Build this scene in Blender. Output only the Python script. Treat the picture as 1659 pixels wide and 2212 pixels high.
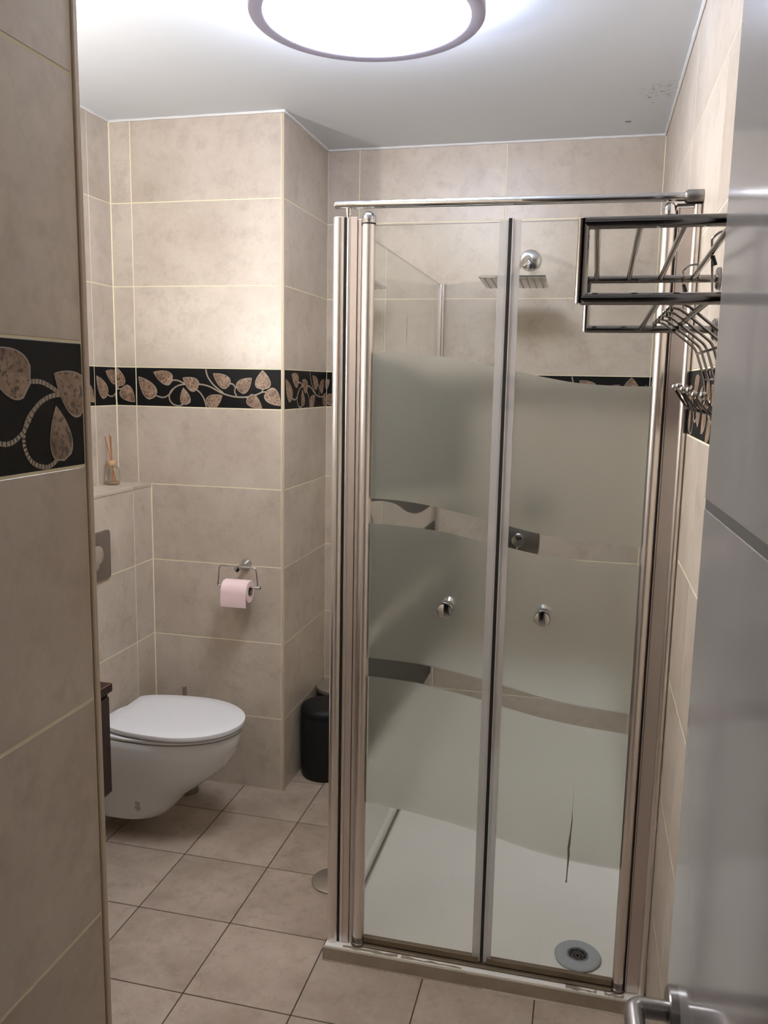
import bpy, bmesh, math, random
from mathutils import Vector, Matrix
random.seed(7)
for o in list(bpy.data.objects): bpy.data.objects.remove(o)
SC = bpy.context.scene
COL = SC.collection

# ------------------------------------------------------------------ camera
cam_d = bpy.data.cameras.new('camera'); cam = bpy.data.objects.new('camera', cam_d); COL.objects.link(cam)
CR = Vector((0.97118995, 0.23759911, 0.01835082)); CU = Vector((-0.05391339, 0.14405652, 0.98809972)); CF = Vector((-0.23212806, 0.96062187, -0.15271602))
m = Matrix(((CR.x, CU.x, -CF.x, 0), (CR.y, CU.y, -CF.y, 0), (CR.z, CU.z, -CF.z, 1.6239), (0, 0, 0, 1)))
cam.matrix_world = m
cam_d.sensor_fit = 'HORIZONTAL'; cam_d.sensor_width = 36; cam_d.lens = 1810.46 / 1659 * 36
cam_d.clip_start = 0.02
SC.camera = cam

# ------------------------------------------------------------------ world, exposure
w = bpy.data.worlds.new('world'); SC.world = w; w.use_nodes = True
w.node_tree.nodes['Background'].inputs[0].default_value = (0.55, 0.52, 0.5, 1)
w.node_tree.nodes['Background'].inputs[1].default_value = 0.05
SC.view_settings.view_transform = 'Standard'; SC.view_settings.look = 'None'
SC.view_settings.gamma = 1; SC.view_settings.use_curve_mapping = False
SC.view_settings.exposure = 0.0
LAMP_STRENGTH = 34.0        # ceiling lamp, lit disc
LAMP_SIDE = 75.0            # its back-lit halo slot
VANITY_STRENGTH = 900.0     # lamp over the vanity mirror
HALL_FILL_POWER = 0.5  # added fill light in the hallway, out of view

# ------------------------------------------------------------------ measured room
XL, XB, XC, XR = -1.8038, -1.6624, -1.1097, 0.2252
YC, YB, XN, YN = 2.968, 3.492, -0.602, 0.928
ROWS = [0, 0.300, 0.608, 0.9126, 1.215, 1.516, 1.665, 1.968, 2.273, 2.5694]
ZC = 2.5694
FX, FY, FT = -1.2786, 2.7551, 0.3048

# ------------------------------------------------------------------ materials
def nt(name):
    m = bpy.data.materials.new(name); m.use_nodes = True
    t = m.node_tree; b = t.nodes['Principled BSDF']
    return m, t, b
def simple(name, col, rough=0.5, metal=0.0, coat=0.0, emis=None, estr=0.0, noise=0.0, nscale=30, spec=None):
    m, t, b = nt(name)
    b.inputs['Base Color'].default_value = (*col, 1); b.inputs['Roughness'].default_value = rough
    b.inputs['Metallic'].default_value = metal; b.inputs['Coat Weight'].default_value = coat
    if spec is not None: b.inputs['Specular IOR Level'].default_value = spec
    if emis: b.inputs['Emission Color'].default_value = (*emis, 1); b.inputs['Emission Strength'].default_value = estr
    if noise:
        g = t.nodes.new('ShaderNodeNewGeometry'); n = t.nodes.new('ShaderNodeTexNoise'); n.inputs['Scale'].default_value = nscale
        n.inputs['Detail'].default_value = 5
        r = t.nodes.new('ShaderNodeMapRange'); r.inputs[3].default_value = 1 - noise; r.inputs[4].default_value = 1 + noise
        x = t.nodes.new('ShaderNodeVectorMath'); x.operation = 'SCALE'; x.inputs[0].default_value = col
        t.links.new(g.outputs['Position'], n.inputs['Vector']); t.links.new(n.outputs['Fac'], r.inputs[0])
        t.links.new(r.outputs[0], x.inputs['Scale']); t.links.new(x.outputs[0], b.inputs['Base Color'])
    return m
def tile_mat(name, a, b2, dark, rough=0.3, spot=0.5, scale=3.0, thr=(0.5, 0.78)):
    m, t, b = nt(name); L = t.links.new; N = t.nodes.new
    g = N('ShaderNodeNewGeometry')
    off = N('ShaderNodeVectorMath'); off.operation = 'MULTIPLY_ADD'
    comb = N('ShaderNodeCombineXYZ')
    for k in range(3): L(g.outputs['Random Per Island'], comb.inputs[k])
    off.inputs[1].default_value = (37, 53, 71); L(comb.outputs[0], off.inputs[0]); L(g.outputs['Position'], off.inputs[2])
    n1 = N('ShaderNodeTexNoise'); n1.inputs['Scale'].default_value = scale; n1.inputs['Detail'].default_value = 8; n1.inputs['Roughness'].default_value = 0.62
    n2 = N('ShaderNodeTexNoise'); n2.inputs['Scale'].default_value = scale * 5; n2.inputs['Detail'].default_value = 6; n2.inputs['Roughness'].default_value = 0.7
    n3 = N('ShaderNodeTexNoise'); n3.inputs['Scale'].default_value = scale * 22; n3.inputs['Detail'].default_value = 3
    for n in (n1, n2, n3): L(off.outputs[0], n.inputs['Vector'])
    r1 = N('ShaderNodeValToRGB'); r1.color_ramp.elements[0].position = 0.34; r1.color_ramp.elements[1].position = 0.66
    r1.color_ramp.elements[0].color = (*a, 1); r1.color_ramp.elements[1].color = (*b2, 1)
    L(n1.outputs['Fac'], r1.inputs[0])
    mr = N('ShaderNodeMapRange'); mr.inputs[1].default_value = thr[0]; mr.inputs[2].default_value = thr[1]; mr.inputs[4].default_value = spot
    L(n2.outputs['Fac'], mr.inputs[0])
    mx = N('ShaderNodeMix'); mx.data_type = 'RGBA'; L(mr.outputs[0], mx.inputs['Factor']); L(r1.outputs[0], mx.inputs['A']); mx.inputs['B'].default_value = (*dark, 1)
    mr3 = N('ShaderNodeMapRange'); mr3.inputs[3].default_value = 0.93; mr3.inputs[4].default_value = 1.07; L(n3.outputs['Fac'], mr3.inputs[0])
    mi = N('ShaderNodeMapRange'); mi.inputs[3].default_value = 0.95; mi.inputs[4].default_value = 1.04; L(g.outputs['Random Per Island'], mi.inputs[0])
    mm = N('ShaderNodeMath'); mm.operation = 'MULTIPLY'; L(mr3.outputs[0], mm.inputs[0]); L(mi.outputs[0], mm.inputs[1])
    sc = N('ShaderNodeVectorMath'); sc.operation = 'SCALE'; L(mx.outputs['Result'], sc.inputs[0]); L(mm.outputs[0], sc.inputs['Scale'])
    L(sc.outputs[0], b.inputs['Base Color'])
    b.inputs['Roughness'].default_value = rough
    bp = N('ShaderNodeBump'); bp.inputs['Strength'].default_value = 0.05; bp.inputs['Distance'].default_value = 0.002
    L(n2.outputs['Fac'], bp.inputs['Height']); L(bp.outputs[0], b.inputs['Normal'])
    return m
M = {}
M['tile'] = tile_mat('wall_tile', (0.478, 0.402, 0.322), (0.607, 0.529, 0.440), (0.33, 0.265, 0.205), rough=0.34, spot=0.6)
M['floor_tile'] = tile_mat('floor_tile', (0.35, 0.276, 0.218), (0.49, 0.403, 0.328), (0.24, 0.175, 0.13), rough=0.30, spot=0.6, scale=5)
M['grout'] = simple('grout', (0.82, 0.75, 0.53), 0.8)
M['floor_grout'] = simple('floor_grout', (0.07, 0.05, 0.035), 0.9)
M['trim'] = simple('corner_trim', (0.52, 0.42, 0.31), 0.4)
M['border'] = simple('border_black', (0.006, 0.006, 0.006), 0.5, noise=0.3, nscale=60, spec=0.15)
M['leaf'] = tile_mat('bronze_leaf', (0.16, 0.09, 0.05), (0.42, 0.29, 0.20), (0.05, 0.03, 0.02), rough=0.4, spot=0.9, scale=26, thr=(0.50, 0.60))
M['vine'] = simple('vine', (0.38, 0.31, 0.24), 0.45)
def ceiling_mat():
    m, t, b = nt('ceiling_paint'); L = t.links.new; N = t.nodes.new
    g = N('ShaderNodeNewGeometry')
    def spot(c, r0, r1):
        d = N('ShaderNodeVectorMath'); d.operation = 'DISTANCE'; L(g.outputs['Position'], d.inputs[0]); d.inputs[1].default_value = c
        r = N('ShaderNodeMapRange'); r.inputs[1].default_value = r0; r.inputs[2].default_value = r1; r.inputs[3].default_value = 1; r.inputs[4].default_value = 0
        L(d.outputs['Value'], r.inputs[0]); return r.outputs[0]
    a = spot((0.19, 3.0, ZC), 0.01, 0.11)
    n = N('ShaderNodeTexNoise'); n.inputs['Scale'].default_value = 60; n.inputs['Detail'].default_value = 3; n.inputs['Roughness'].default_value = .7
    L(g.outputs['Position'], n.inputs['Vector'])
    nr = N('ShaderNodeMapRange'); nr.inputs[1].default_value = 0.50; nr.inputs[2].default_value = 0.68; L(n.outputs['Fac'], nr.inputs[0])
    mu = N('ShaderNodeMath'); mu.operation = 'MULTIPLY'; L(a, mu.inputs[0]); L(nr.outputs[0], mu.inputs[1])
    out = mu.outputs[0]
    for c, r in (((0.078, 3.316, ZC), 0.014), ((0.135, 3.06, ZC), 0.007), ((0.15, 3.12, ZC), 0.004)):
        s = spot(c, r * 0.7, r); q = N('ShaderNodeMath'); q.operation = 'MAXIMUM'; L(out, q.inputs[0]); L(s, q.inputs[1]); out = q.outputs[0]
    mx = N('ShaderNodeMix'); mx.data_type = 'RGBA'; mx.inputs['A'].default_value = (0.73, 0.77, 0.82, 1); mx.inputs['B'].default_value = (0.22, 0.18, 0.15, 1)
    sc = N('ShaderNodeMath'); sc.operation = 'MULTIPLY'; sc.inputs[1].default_value = 0.75; L(out, sc.inputs[0])
    L(sc.outputs[0], mx.inputs['Factor']); L(mx.outputs['Result'], b.inputs['Base Color']); b.inputs['Roughness'].default_value = 0.7
    return m
M['ceiling'] = ceiling_mat()
M['plaster'] = simple('white_plaster', (0.75, 0.74, 0.72), 0.7)
M['chrome'] = simple('chrome', (0.62, 0.62, 0.62), 0.06, 1.0)
M['dark_chrome'] = simple('rack_chrome', (0.30, 0.29, 0.285), 0.09, 1.0)
M['satin'] = simple('satin_aluminium', (0.80, 0.755, 0.72), 0.33, 1.0)
M['flat_alu'] = simple('flat_aluminium', (0.66, 0.60, 0.57), 0.38, 1.0)
M['brushed'] = simple('brushed_steel', (0.36, 0.34, 0.33), 0.28, 1.0)
M['black'] = simple('black_rubber', (0.012, 0.011, 0.010), 0.5)
M['black_plastic'] = simple('black_bin', (0.007, 0.007, 0.007), 0.55, spec=0.3)
M['hall'] = simple('hall_paint', (0.20, 0.18, 0.16), 0.8)
M['ceramic'] = simple('white_ceramic', (0.70, 0.70, 0.71), 0.12, coat=0.5)
M['seat_white'] = simple('seat_white', (0.74, 0.74, 0.76), 0.18)
M['print'] = simple('grey_print', (0.18, 0.18, 0.18), 0.6)
M['tray'] = simple('shower_tray_white', (0.90, 0.885, 0.83), 0.35, noise=0.05, nscale=6)
M['curb'] = simple('curb_beige', (0.42, 0.36, 0.28), 0.7, noise=0.25, nscale=14)
M['grime'] = simple('brown_grime', (0.10, 0.07, 0.04), 0.8, noise=0.5, nscale=60)
M['stain_brown'] = simple('brown_stain', (0.30, 0.24, 0.17), 0.8, noise=0.4, nscale=80)
M['rail_brown'] = simple('stained_rail', (0.20, 0.155, 0.10), 0.45, 0.3, noise=0.3, nscale=20)
M['drain_grey'] = simple('drain_grey', (0.42, 0.46, 0.49), 0.35)
M['drain_dark'] = simple('drain_dark', (0.10, 0.10, 0.10), 0.6)
M['paper'] = simple('pink_paper', (0.86, 0.66, 0.66), 0.9)
M['card'] = simple('cardboard', (0.25, 0.21, 0.18), 0.9)
M['wood_dark'] = simple('dark_red_wood', (0.020, 0.006, 0.005), 0.5, coat=0.0, noise=0.4, nscale=25)
M['wood_edge'] = simple('worn_edge', (0.20, 0.11, 0.05), 0.5)
M['wood_light'] = simple('light_wood', (0.50, 0.33, 0.19), 0.6)
M['reed'] = simple('reed', (0.42, 0.17, 0.06), 0.6)
M['door'] = simple('grey_gloss_door', (0.30, 0.283, 0.278), 0.11, coat=0.2)
M['door_groove'] = simple('door_groove', (0.10, 0.097, 0.095), 0.4)
M['lamp_ring'] = simple('lamp_ring', (0.33, 0.32, 0.42), 0.3, 0.2)
M['lamp_lit'] = simple('lamp_lit', (0.9, 0.9, 0.9), 0.5, emis=(0.94, 0.95, 1.0), estr=LAMP_STRENGTH)
M['lamp_side'] = simple('lamp_side', (0.9, 0.9, 0.9), 0.5, emis=(0.72, 0.80, 1.0), estr=LAMP_SIDE)
M['vanity_lit'] = simple('vanity_lit', (0.9, 0.9, 0.9), 0.5, emis=(1.0, 0.97, 0.93), estr=VANITY_STRENGTH)
M['mirror'] = simple('mirror', (0.85, 0.85, 0.85), 0.01, 1.0)
M['steel_lid'] = simple('steel_lid', (0.42, 0.37, 0.31), 0.4, 0.7)
M['stain'] = simple('dirt_streak', (0.22, 0.19, 0.15), 0.8, noise=0.6, nscale=150)
M['grey_brush'] = simple('brush_beige', (0.22, 0.19, 0.15), 0.5)
M['putty'] = simple('silicone', (0.66, 0.62, 0.52), 0.6)
def clear_glass(name, tint=(0.93, 0.96, 0.93), refl=0.9):
    m, t, b = nt(name); t.nodes.remove(b); L = t.links.new; N = t.nodes.new
    tr = N('ShaderNodeBsdfTransparent'); tr.inputs[0].default_value = (*tint, 1)
    gl = N('ShaderNodeBsdfGlossy'); gl.inputs['Roughness'].default_value = 0.0; gl.inputs[0].default_value = (refl, refl, refl, 1)
    fr = N('ShaderNodeFresnel'); fr.inputs[0].default_value = 1.45
    mf = N('ShaderNodeMath'); mf.operation = 'MULTIPLY'; mf.inputs[1].default_value = 0.55; L(fr.outputs[0], mf.inputs[0])
    mx = N('ShaderNodeMixShader'); L(mf.outputs[0], mx.inputs[0]); L(tr.outputs[0], mx.inputs[1]); L(gl.outputs[0], mx.inputs[2])
    L(mx.outputs[0], t.nodes['Material Output'].inputs[0]); return m
M['glass'] = clear_glass('clear_glass', (0.97, 0.978, 0.965))
M['bottle'] = clear_glass('bottle_glass', (0.95, 0.95, 0.93))
M['seal'] = None
def frosted(name, col):
    m, t, b = nt(name); t.nodes.remove(b); L = t.links.new; N = t.nodes.new
    rf = N('ShaderNodeBsdfRefraction'); rf.inputs[0].default_value = (*col, 1); rf.inputs['Roughness'].default_value = 0.34; rf.inputs['IOR'].default_value = 1.30
    tl = N('ShaderNodeBsdfTranslucent'); tl.inputs[0].default_value = (*col, 1)
    df = N('ShaderNodeBsdfDiffuse'); df.inputs[0].default_value = (col[0] * .8, col[1] * .8, col[2] * .8, 1)
    m1 = N('ShaderNodeMixShader'); m1.inputs[0].default_value = 0.6; L(df.outputs[0], m1.inputs[1]); L(tl.outputs[0], m1.inputs[2])
    m3 = N('ShaderNodeMixShader'); m3.inputs[0].default_value = 0.82; L(m1.outputs[0], m3.inputs[1]); L(rf.outputs[0], m3.inputs[2])
    gl = N('ShaderNodeBsdfGlossy'); gl.inputs['Roughness'].default_value = 0.3
    m2 = N('ShaderNodeMixShader'); m2.inputs[0].default_value = 0.04; L(m3.outputs[0], m2.inputs[1]); L(gl.outputs[0], m2.inputs[2])
    L(m2.outputs[0], t.nodes['Material Output'].inputs[0]); return m
M['frost'] = frosted('frosted_glass', (0.94, 0.955, 0.915))
def seal_mat():
    m, t, b = nt('clear_seal'); t.nodes.remove(b); L = t.links.new; N = t.nodes.new
    tr = N('ShaderNodeBsdfTransparent'); tr.inputs[0].default_value = (0.88, 0.88, 0.88, 1)
    df = N('ShaderNodeBsdfPrincipled'); df.inputs['Base Color'].default_value = (0.72, 0.7, 0.7, 1); df.inputs['Roughness'].default_value = 0.2
    mx = N('ShaderNodeMixShader'); mx.inputs[0].default_value = 0.45; L(tr.outputs[0], mx.inputs[1]); L(df.outputs[0], mx.inputs[2])
    L(mx.outputs[0], t.nodes['Material Output'].inputs[0]); return m
M['seal'] = seal_mat()

# ------------------------------------------------------------------ mesh builder
V3 = Vector
class MB:
    def __init__(s): s.v = []; s.f = []; s.mi = []; s.sm = []; s.mats = []
    def mat(s, m):
        if m not in s.mats: s.mats.append(m)
        return s.mats.index(m)
    def add(s, vs, fs, m, smooth=False):
        b = len(s.v); k = s.mat(m); s.v += [tuple(v) for v in vs]
        for f in fs: s.f.append([b + i for i in f]); s.mi.append(k); s.sm.append(smooth)
    def obox(s, c, ax, m, bev=0.0, smooth=False):     # c centre, ax three half-axis vectors
        vs = []
        bm = bmesh.new(); bmesh.ops.create_cube(bm, size=2)
        l = [a.length for a in ax]; d = [a.normalized() for a in ax]
        for v in bm.verts: v.co = V3((v.co.x * l[0], v.co.y * l[1], v.co.z * l[2]))
        if bev: bmesh.ops.bevel(bm, geom=bm.edges[:], offset=bev, segments=2 if bev > .002 else 1, affect='EDGES', profile=0.5)
        flip = d[0].cross(d[1]).dot(d[2]) < 0
        bm.verts.index_update()
        vs = [V3(c) + d[0] * v.co.x + d[1] * v.co.y + d[2] * v.co.z for v in bm.verts]
        fs = [[v.index for v in (reversed(f.verts) if flip else f.verts)] for f in bm.faces]; bm.free()
        s.add(vs, fs, m, smooth); return s
    def box(s, x0, x1, y0, y1, z0, z1, m, bev=0.0):
        return s.obox(((x0 + x1) / 2, (y0 + y1) / 2, (z0 + z1) / 2), [V3((abs(x1 - x0) / 2, 0, 0)), V3((0, abs(y1 - y0) / 2, 0)), V3((0, 0, abs(z1 - z0) / 2))], m, bev)
    def tube(s, pts, r, m, n=12, caps=True, smooth=True, closed=False):
        pts = [V3(p) for p in pts]; k = len(pts); rs = r if isinstance(r, (list, tuple)) else [r] * k
        vs = []; up = None
        for i, p in enumerate(pts):
            if closed: t = (pts[(i + 1) % k] - pts[i - 1]).normalized()
            elif i == 0: t = (pts[1] - p).normalized()
            elif i == k - 1: t = (p - pts[i - 1]).normalized()
            else: t = ((pts[i + 1] - p).normalized() + (p - pts[i - 1]).normalized()).normalized()
            if up is None: up = t.orthogonal().normalized()
            up = (up - t * up.dot(t)).normalized(); q = t.cross(up)
            for j in range(n):
                a = 2 * math.pi * j / n; vs.append(p + (up * math.cos(a) + q * math.sin(a)) * rs[i])
        fs = []
        for i in range(k if closed else k - 1):
            for j in range(n):
                a = i * n + j; b = i * n + (j + 1) % n; i2 = (i + 1) % k
                fs.append((a, b, i2 * n + (j + 1) % n, i2 * n + j))
        s.add(vs, fs, m, smooth)
        if caps and not closed:
            b = len(s.v); s.v += [tuple(v) for v in vs[:n]] + [tuple(v) for v in vs[-n:]]; kk = s.mat(m)
            s.f.append([b + j for j in reversed(range(n))]); s.f.append([b + n + j for j in range(n)]); s.mi += [kk, kk]; s.sm += [False, False]
        return s
    def lathe(s, c, prof, m, n=40, axis='Z', smooth=True):   # prof list of (r, h) along axis
        c = V3(c); A = {'Z': (V3((1, 0, 0)), V3((0, 1, 0)), V3((0, 0, 1))), 'X': (V3((0, 1, 0)), V3((0, 0, 1)), V3((1, 0, 0))), 'Y': (V3((0, 0, 1)), V3((1, 0, 0)), V3((0, 1, 0)))}[axis] if isinstance(axis, str) else axis
        vs = []; fs = []
        for r, h in prof:
            for j in range(n):
                a = 2 * math.pi * j / n; vs.append(c + A[0] * (r * math.cos(a)) + A[1] * (r * math.sin(a)) + A[2] * h)
        for i in range(len(prof) - 1):
            for j in range(n): fs.append((i * n + j, i * n + (j + 1) % n, (i + 1) * n + (j + 1) % n, (i + 1) * n + j))
        if prof[0][0] > 1e-5: fs.append(tuple(reversed(range(n))))
        if prof[-1][0] > 1e-5: fs.append(tuple((len(prof) - 1) * n + j for j in range(n)))
        s.add(vs, fs, m, smooth); return s
    def loft(s, rings, m, smooth=True, cap0=True, cap1=True):
        n = len(rings[0]); vs = [V3(p) for r in rings for p in r]; fs = []
        for i in range(len(rings) - 1):
            for j in range(n): fs.append((i * n + j, i * n + (j + 1) % n, (i + 1) * n + (j + 1) % n, (i + 1) * n + j))
        if cap0: fs.append(tuple(reversed(range(n))))
        if cap1: fs.append(tuple((len(rings) - 1) * n + j for j in range(n)))
        s.add(vs, fs, m, smooth); return s
    def build(s, name, parent=None, origin=None, autosmooth=True):
        me = bpy.data.meshes.new(name)
        O = V3(origin) if origin is not None else V3((0, 0, 0))
        me.from_pydata([tuple(V3(v) - O) for v in s.v], [], s.f)
        for mm in s.mats: me.materials.append(mm)
        for p, k, sm in zip(me.polygons, s.mi, s.sm): p.material_index = k; p.use_smooth = sm
        bm = bmesh.new(); bm.from_mesh(me); bmesh.ops.recalc_face_normals(bm, faces=bm.faces[:])
        for e in bm.edges:
            if len(e.link_faces) == 2 and e.calc_face_angle(0) > math.radians(40): e.smooth = False
        bm.to_mesh(me); bm.free(); me.update()
        o = bpy.data.objects.new(name, me); COL.objects.link(o); o.location = O
        if parent is not None:
            o.parent = parent; o.location = O - parent_world(parent)
        return o
def parent_world(p):
    l = V3(p.location)
    while p.parent is not None: p = p.parent; l = l + V3(p.location)
    return l
def thing(name, label, cat, loc, group=None):
    o = bpy.data.objects.new(name, None); COL.objects.link(o); o.location = loc; o.empty_display_size = 0.05
    return tag(o, label, cat, group)
def tag(o, label, cat, group=None):
    o['label'] = label; o['category'] = cat
    if group: o['group'] = group
    return o
def struct(o): o['kind'] = 'structure'; return o
def bend(pts, r, seg=6):       # round the corners of a polyline
    pts = [V3(p) for p in pts]; out = [pts[0]]
    for i in range(1, len(pts) - 1):
        a, b, c = pts[i - 1], pts[i], pts[i + 1]
        u = (a - b); v = (c - b); k = min(r, u.length * .45, v.length * .45)
        p = b + u.normalized() * k; q = b + v.normalized() * k
        for j in range(seg + 1):
            t = j / seg; out.append(p * (1 - t) ** 2 + b * (2 * t * (1 - t)) + q * t * t)
    out.append(pts[-1]); return out
def smoothpath(P, sub=6):
    P = [V3(p) for p in P]; out = []
    for i in range(len(P) - 1):
        p0 = P[max(i - 1, 0)]; p1 = P[i]; p2 = P[i + 1]; p3 = P[min(i + 2, len(P) - 1)]
        for j in range(sub):
            t = j / sub
            out.append(0.5 * ((2 * p1) + (p2 - p0) * t + (2 * p0 - 5 * p1 + 4 * p2 - p3) * t * t + (3 * p1 - p0 - 3 * p2 + p3) * t ** 3))
    out.append(P[-1]); return out

# ------------------------------------------------------------------ decor border pattern (one 0.606 x 0.149 tile)
def dec(x, y):
    k = (x - 660) / 707; top = 203 + 12 * k; bot = 388 + 24 * k
    return V3((k * 0.606, (bot - y) / (bot - top) * 0.149, 0))
LEAVES = [((748, 345), (675, 250), 64), ((838, 268), (750, 228), 56), ((962, 302), (893, 256), 56), ((906, 382), (893, 304), 46),
          ((1010, 386), (1079, 341), 56), ((1112, 292), (1040, 236), 54), ((1158, 316), (1218, 258), 56), ((1272, 310), (1271, 222), 66),
          ((1292, 320), (1352, 390), 62), ((1202, 350), (1266, 402), 50)]
VINES = [[(748, 335), (790, 348), (822, 335), (850, 302), (885, 287), (930, 287), (975, 286), (1020, 297), (1075, 327), (1130, 345), (1190, 349), (1240, 338), (1270, 325), (1300, 326)],
         [(862, 294), (832, 318), (823, 350), (838, 378), (870, 389), (896, 378)], [(835, 266), (865, 267), (900, 282)],
         [(948, 305), (975, 328), (993, 358), (1004, 396)], [(1003, 215), (1012, 250), (1040, 290), (1085, 328)],
         [(1108, 281), (1132, 287), (1143, 304)], [(1160, 292), (1143, 306), (1140, 325), (1148, 342)], [(1272, 305), (1268, 325)], [(1205, 355), (1190, 348)]]
def clip_rect(poly, a, b, c, d):
    def cl(P, f, ins):
        out = []
        for i in range(len(P)):
            p, q = P[i - 1], P[i]; fp, fq = f(p), f(q)
            if fq >= 0:
                if fp < 0: out.append(p + (q - p) * (fp / (fp - fq)))
                out.append(q)
            elif fp >= 0: out.append(p + (q - p) * (fp / (fp - fq)))
        return out
    for f in (lambda p: p.x - a, lambda p: b - p.x, lambda p: p.y - c, lambda p: d - p.y):
        if len(poly) < 3: return []
        poly = cl(poly, f, None)
    return poly if len(poly) >= 3 else []
def leaf_poly(b, t, wpx):
    B, T = dec(*b), dec(*t); ax = T - B; n = V3((-ax.y, ax.x, 0)).normalized(); w_ = wpx / 707 * 0.606
    L, R = [], []
    for i in range(1, 14):
        q = i / 14; h = (q ** 0.42) * ((1 - q) ** 0.95) / 0.4150 * w_ / 2
        L.append(B + ax * q + n * h); R.append(B + ax * q - n * h)
    return [B] + R + [T] + L[::-1]
def decor(mb, P, u, nrm, ua, ub, off):
    """pattern for tile coordinates ua..ub, whose u=0 sits at point P (bottom of the border), facing nrm"""
    pad = 0.0025
    def put(poly, h, m):
        poly = clip_rect(poly, ua + pad, ub - pad, pad, 0.149 - pad)
        if poly: mb.add([P + u * p.x + V3((0, 0, p.y)) + nrm * h for p in poly], [list(range(len(poly)))], m)
    for vi, ch in enumerate(VINES):
        pts = smoothpath([dec(*c) for c in ch], 5)
        for i in range(len(pts) - 1):
            t = (pts[i + 1] - pts[i]).normalized(); q = V3((-t.y, t.x, 0)) * 0.0027
            a = pts[i] - t * 0.0006; b = pts[i + 1] + t * 0.0006
            put([a - q, b - q, b + q, a + q], off - 0.00003 * vi, M['vine'])
    for l in LEAVES:
        P0 = leaf_poly(*l); c = sum(P0, V3((0, 0, 0))) / len(P0)
        put([c + (p - c) * 1.07 for p in P0], off + 0.0002, M['vine'])
        put(P0, off + 0.0004, M['leaf'])

G = 0.0018      # half grout gap
def tiled_face(mb, origin, udir, nrm, length, joints, rows=None, border=True, z_lo=0.0, z_hi=ZC, dphase=None, proud=0.0007):
    """tiles standing proud of a grout plane; joints = u positions; origin at floor, u=0"""
    O = V3(origin); u = V3(udir); n = V3(nrm)
    us = sorted([0.0] + [j for j in joints if 0.004 < j < length - 0.004] + [length])
    zs = [z for z in ROWS if z_lo - 1e-4 <= z <= z_hi + 1e-4]
    if zs[0] > z_lo + 1e-4: zs = [z_lo] + zs
    if zs[-1] < z_hi - 1e-4: zs.append(z_hi)
    for i in range(len(us) - 1):
        for j in range(len(zs) - 1):
            a, b, c, d = us[i] + G, us[i + 1] - G, zs[j] + G, zs[j + 1] - G
            bord = abs(zs[j] - ROWS[5]) < 1e-4 and border
            ctr = O + u * ((a + b) / 2) + V3((0, 0, (c + d) / 2)) + n * (proud / 2 - 0.001)
            mb.obox(ctr, [u * ((b - a) / 2), n * (proud / 2 + 0.001), V3((0, 0, (d - c) / 2))], M['border'] if bord else M['tile'], 0.0006)
            if bord:
                start = joints[0] if dphase is None else dphase
                k = math.floor((us[i] - start) / 0.602 + 0.03)
                s0 = start + k * 0.602
                decor(mb, O + u * s0 + V3((0, 0, ROWS[5])) + V3((0, 0, 0)), u, n, us[i] - s0 + 0.001, us[i + 1] - s0 - 0.001, proud + 0.0003)

# ================================================================== SETTING
# floor
mb = MB(); Y0 = -2.2; XH = 1.2
mb.box(XL - 0.1, XH, Y0, YB + 0.1, -0.06, -0.0012, M['floor_grout'])
i0 = math.floor((XL - FX) / FT); i1 = math.ceil((XH - FX) / FT)
for i in range(i0, i1):
    for j in range(-3, 17):
        xa = max(FX + i * FT, XL) + G; xb = min(FX + (i + 1) * FT, XH) - G; yb = min(FY - j * FT + FT, YB) - G; ya = FY - j * FT + G
        if xb - xa < 0.01 or yb - ya < 0.01 or ya < Y0: continue
        mb.box(xa, xb, ya, yb, -0.01, 0.0, M['floor_tile'], 0.0008)
struct(mb.build('floor'))
# ceiling
mb = MB(); mb.box(XL - 0.1, XH, Y0, YB + 0.1, ZC, ZC + 0.08, M['ceiling'])
struct(mb.build('ceiling'))
# back wall
mb = MB(); mb.box(XC - 0.15, XR + 0.1, YB, YB + 0.08, 0, ZC, M['grout'])
tiled_face(mb, (XC, YB, 0), (1, 0, 0), (0, -1, 0), XR - XC, [-0.973 - XC, -0.371 - XC, 0.2305 - XC])
struct(mb.build('wall_back'))
# right wall (shower + entrance side)
mb = MB(); mb.box(XR, XR + 0.08, 0.05, YB, 0, ZC, M['grout'])
js = [1.848 + 0.602 * k - 0.05 for k in range(-3, 4)]
tiled_face(mb, (XR, 0.05, 0), (0, 1, 0), (-1, 0, 0), YB - 0.05, js, dphase=js[0])
struct(mb.build('wall_right'))
# left wall
mb = MB(); mb.box(XL - 0.08, XL, YN, YB, 0, ZC, M['grout'])
jl = [2.822 - 0.602 * k - YN for k in range(3, -1, -1)]
tiled_face(mb, (XL, YN, 0), (0, 1, 0), (1, 0, 0), YC - YN, jl, z_lo=ROWS[4], dphase=jl[0])
struct(mb.build('wall_left'))
# cistern ledge in front of the left wall
mb = MB(); YV = 0.93
mb.box(XL, XB, YV, YC, 0, 1.2145, M['grout'])
tiled_face(mb, (XB, YV, 0), (0, 1, 0), (1, 0, 0), YC - YV, [2.832 - 0.602 * k - YV for k in range(3, -1, -1)], z_hi=ROWS[4], border=False)
for a, b in ((YV, 1.63), (1.63, 2.232), (2.232, 2.832), (2.832, YC)):
    mb.box(XL + 0.002, XB + 0.003, a + 0.001, b - 0.001, 1.205, 1.2165, M['tile'], 0.0008)
struct(mb.build('wall_ledge'))
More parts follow.
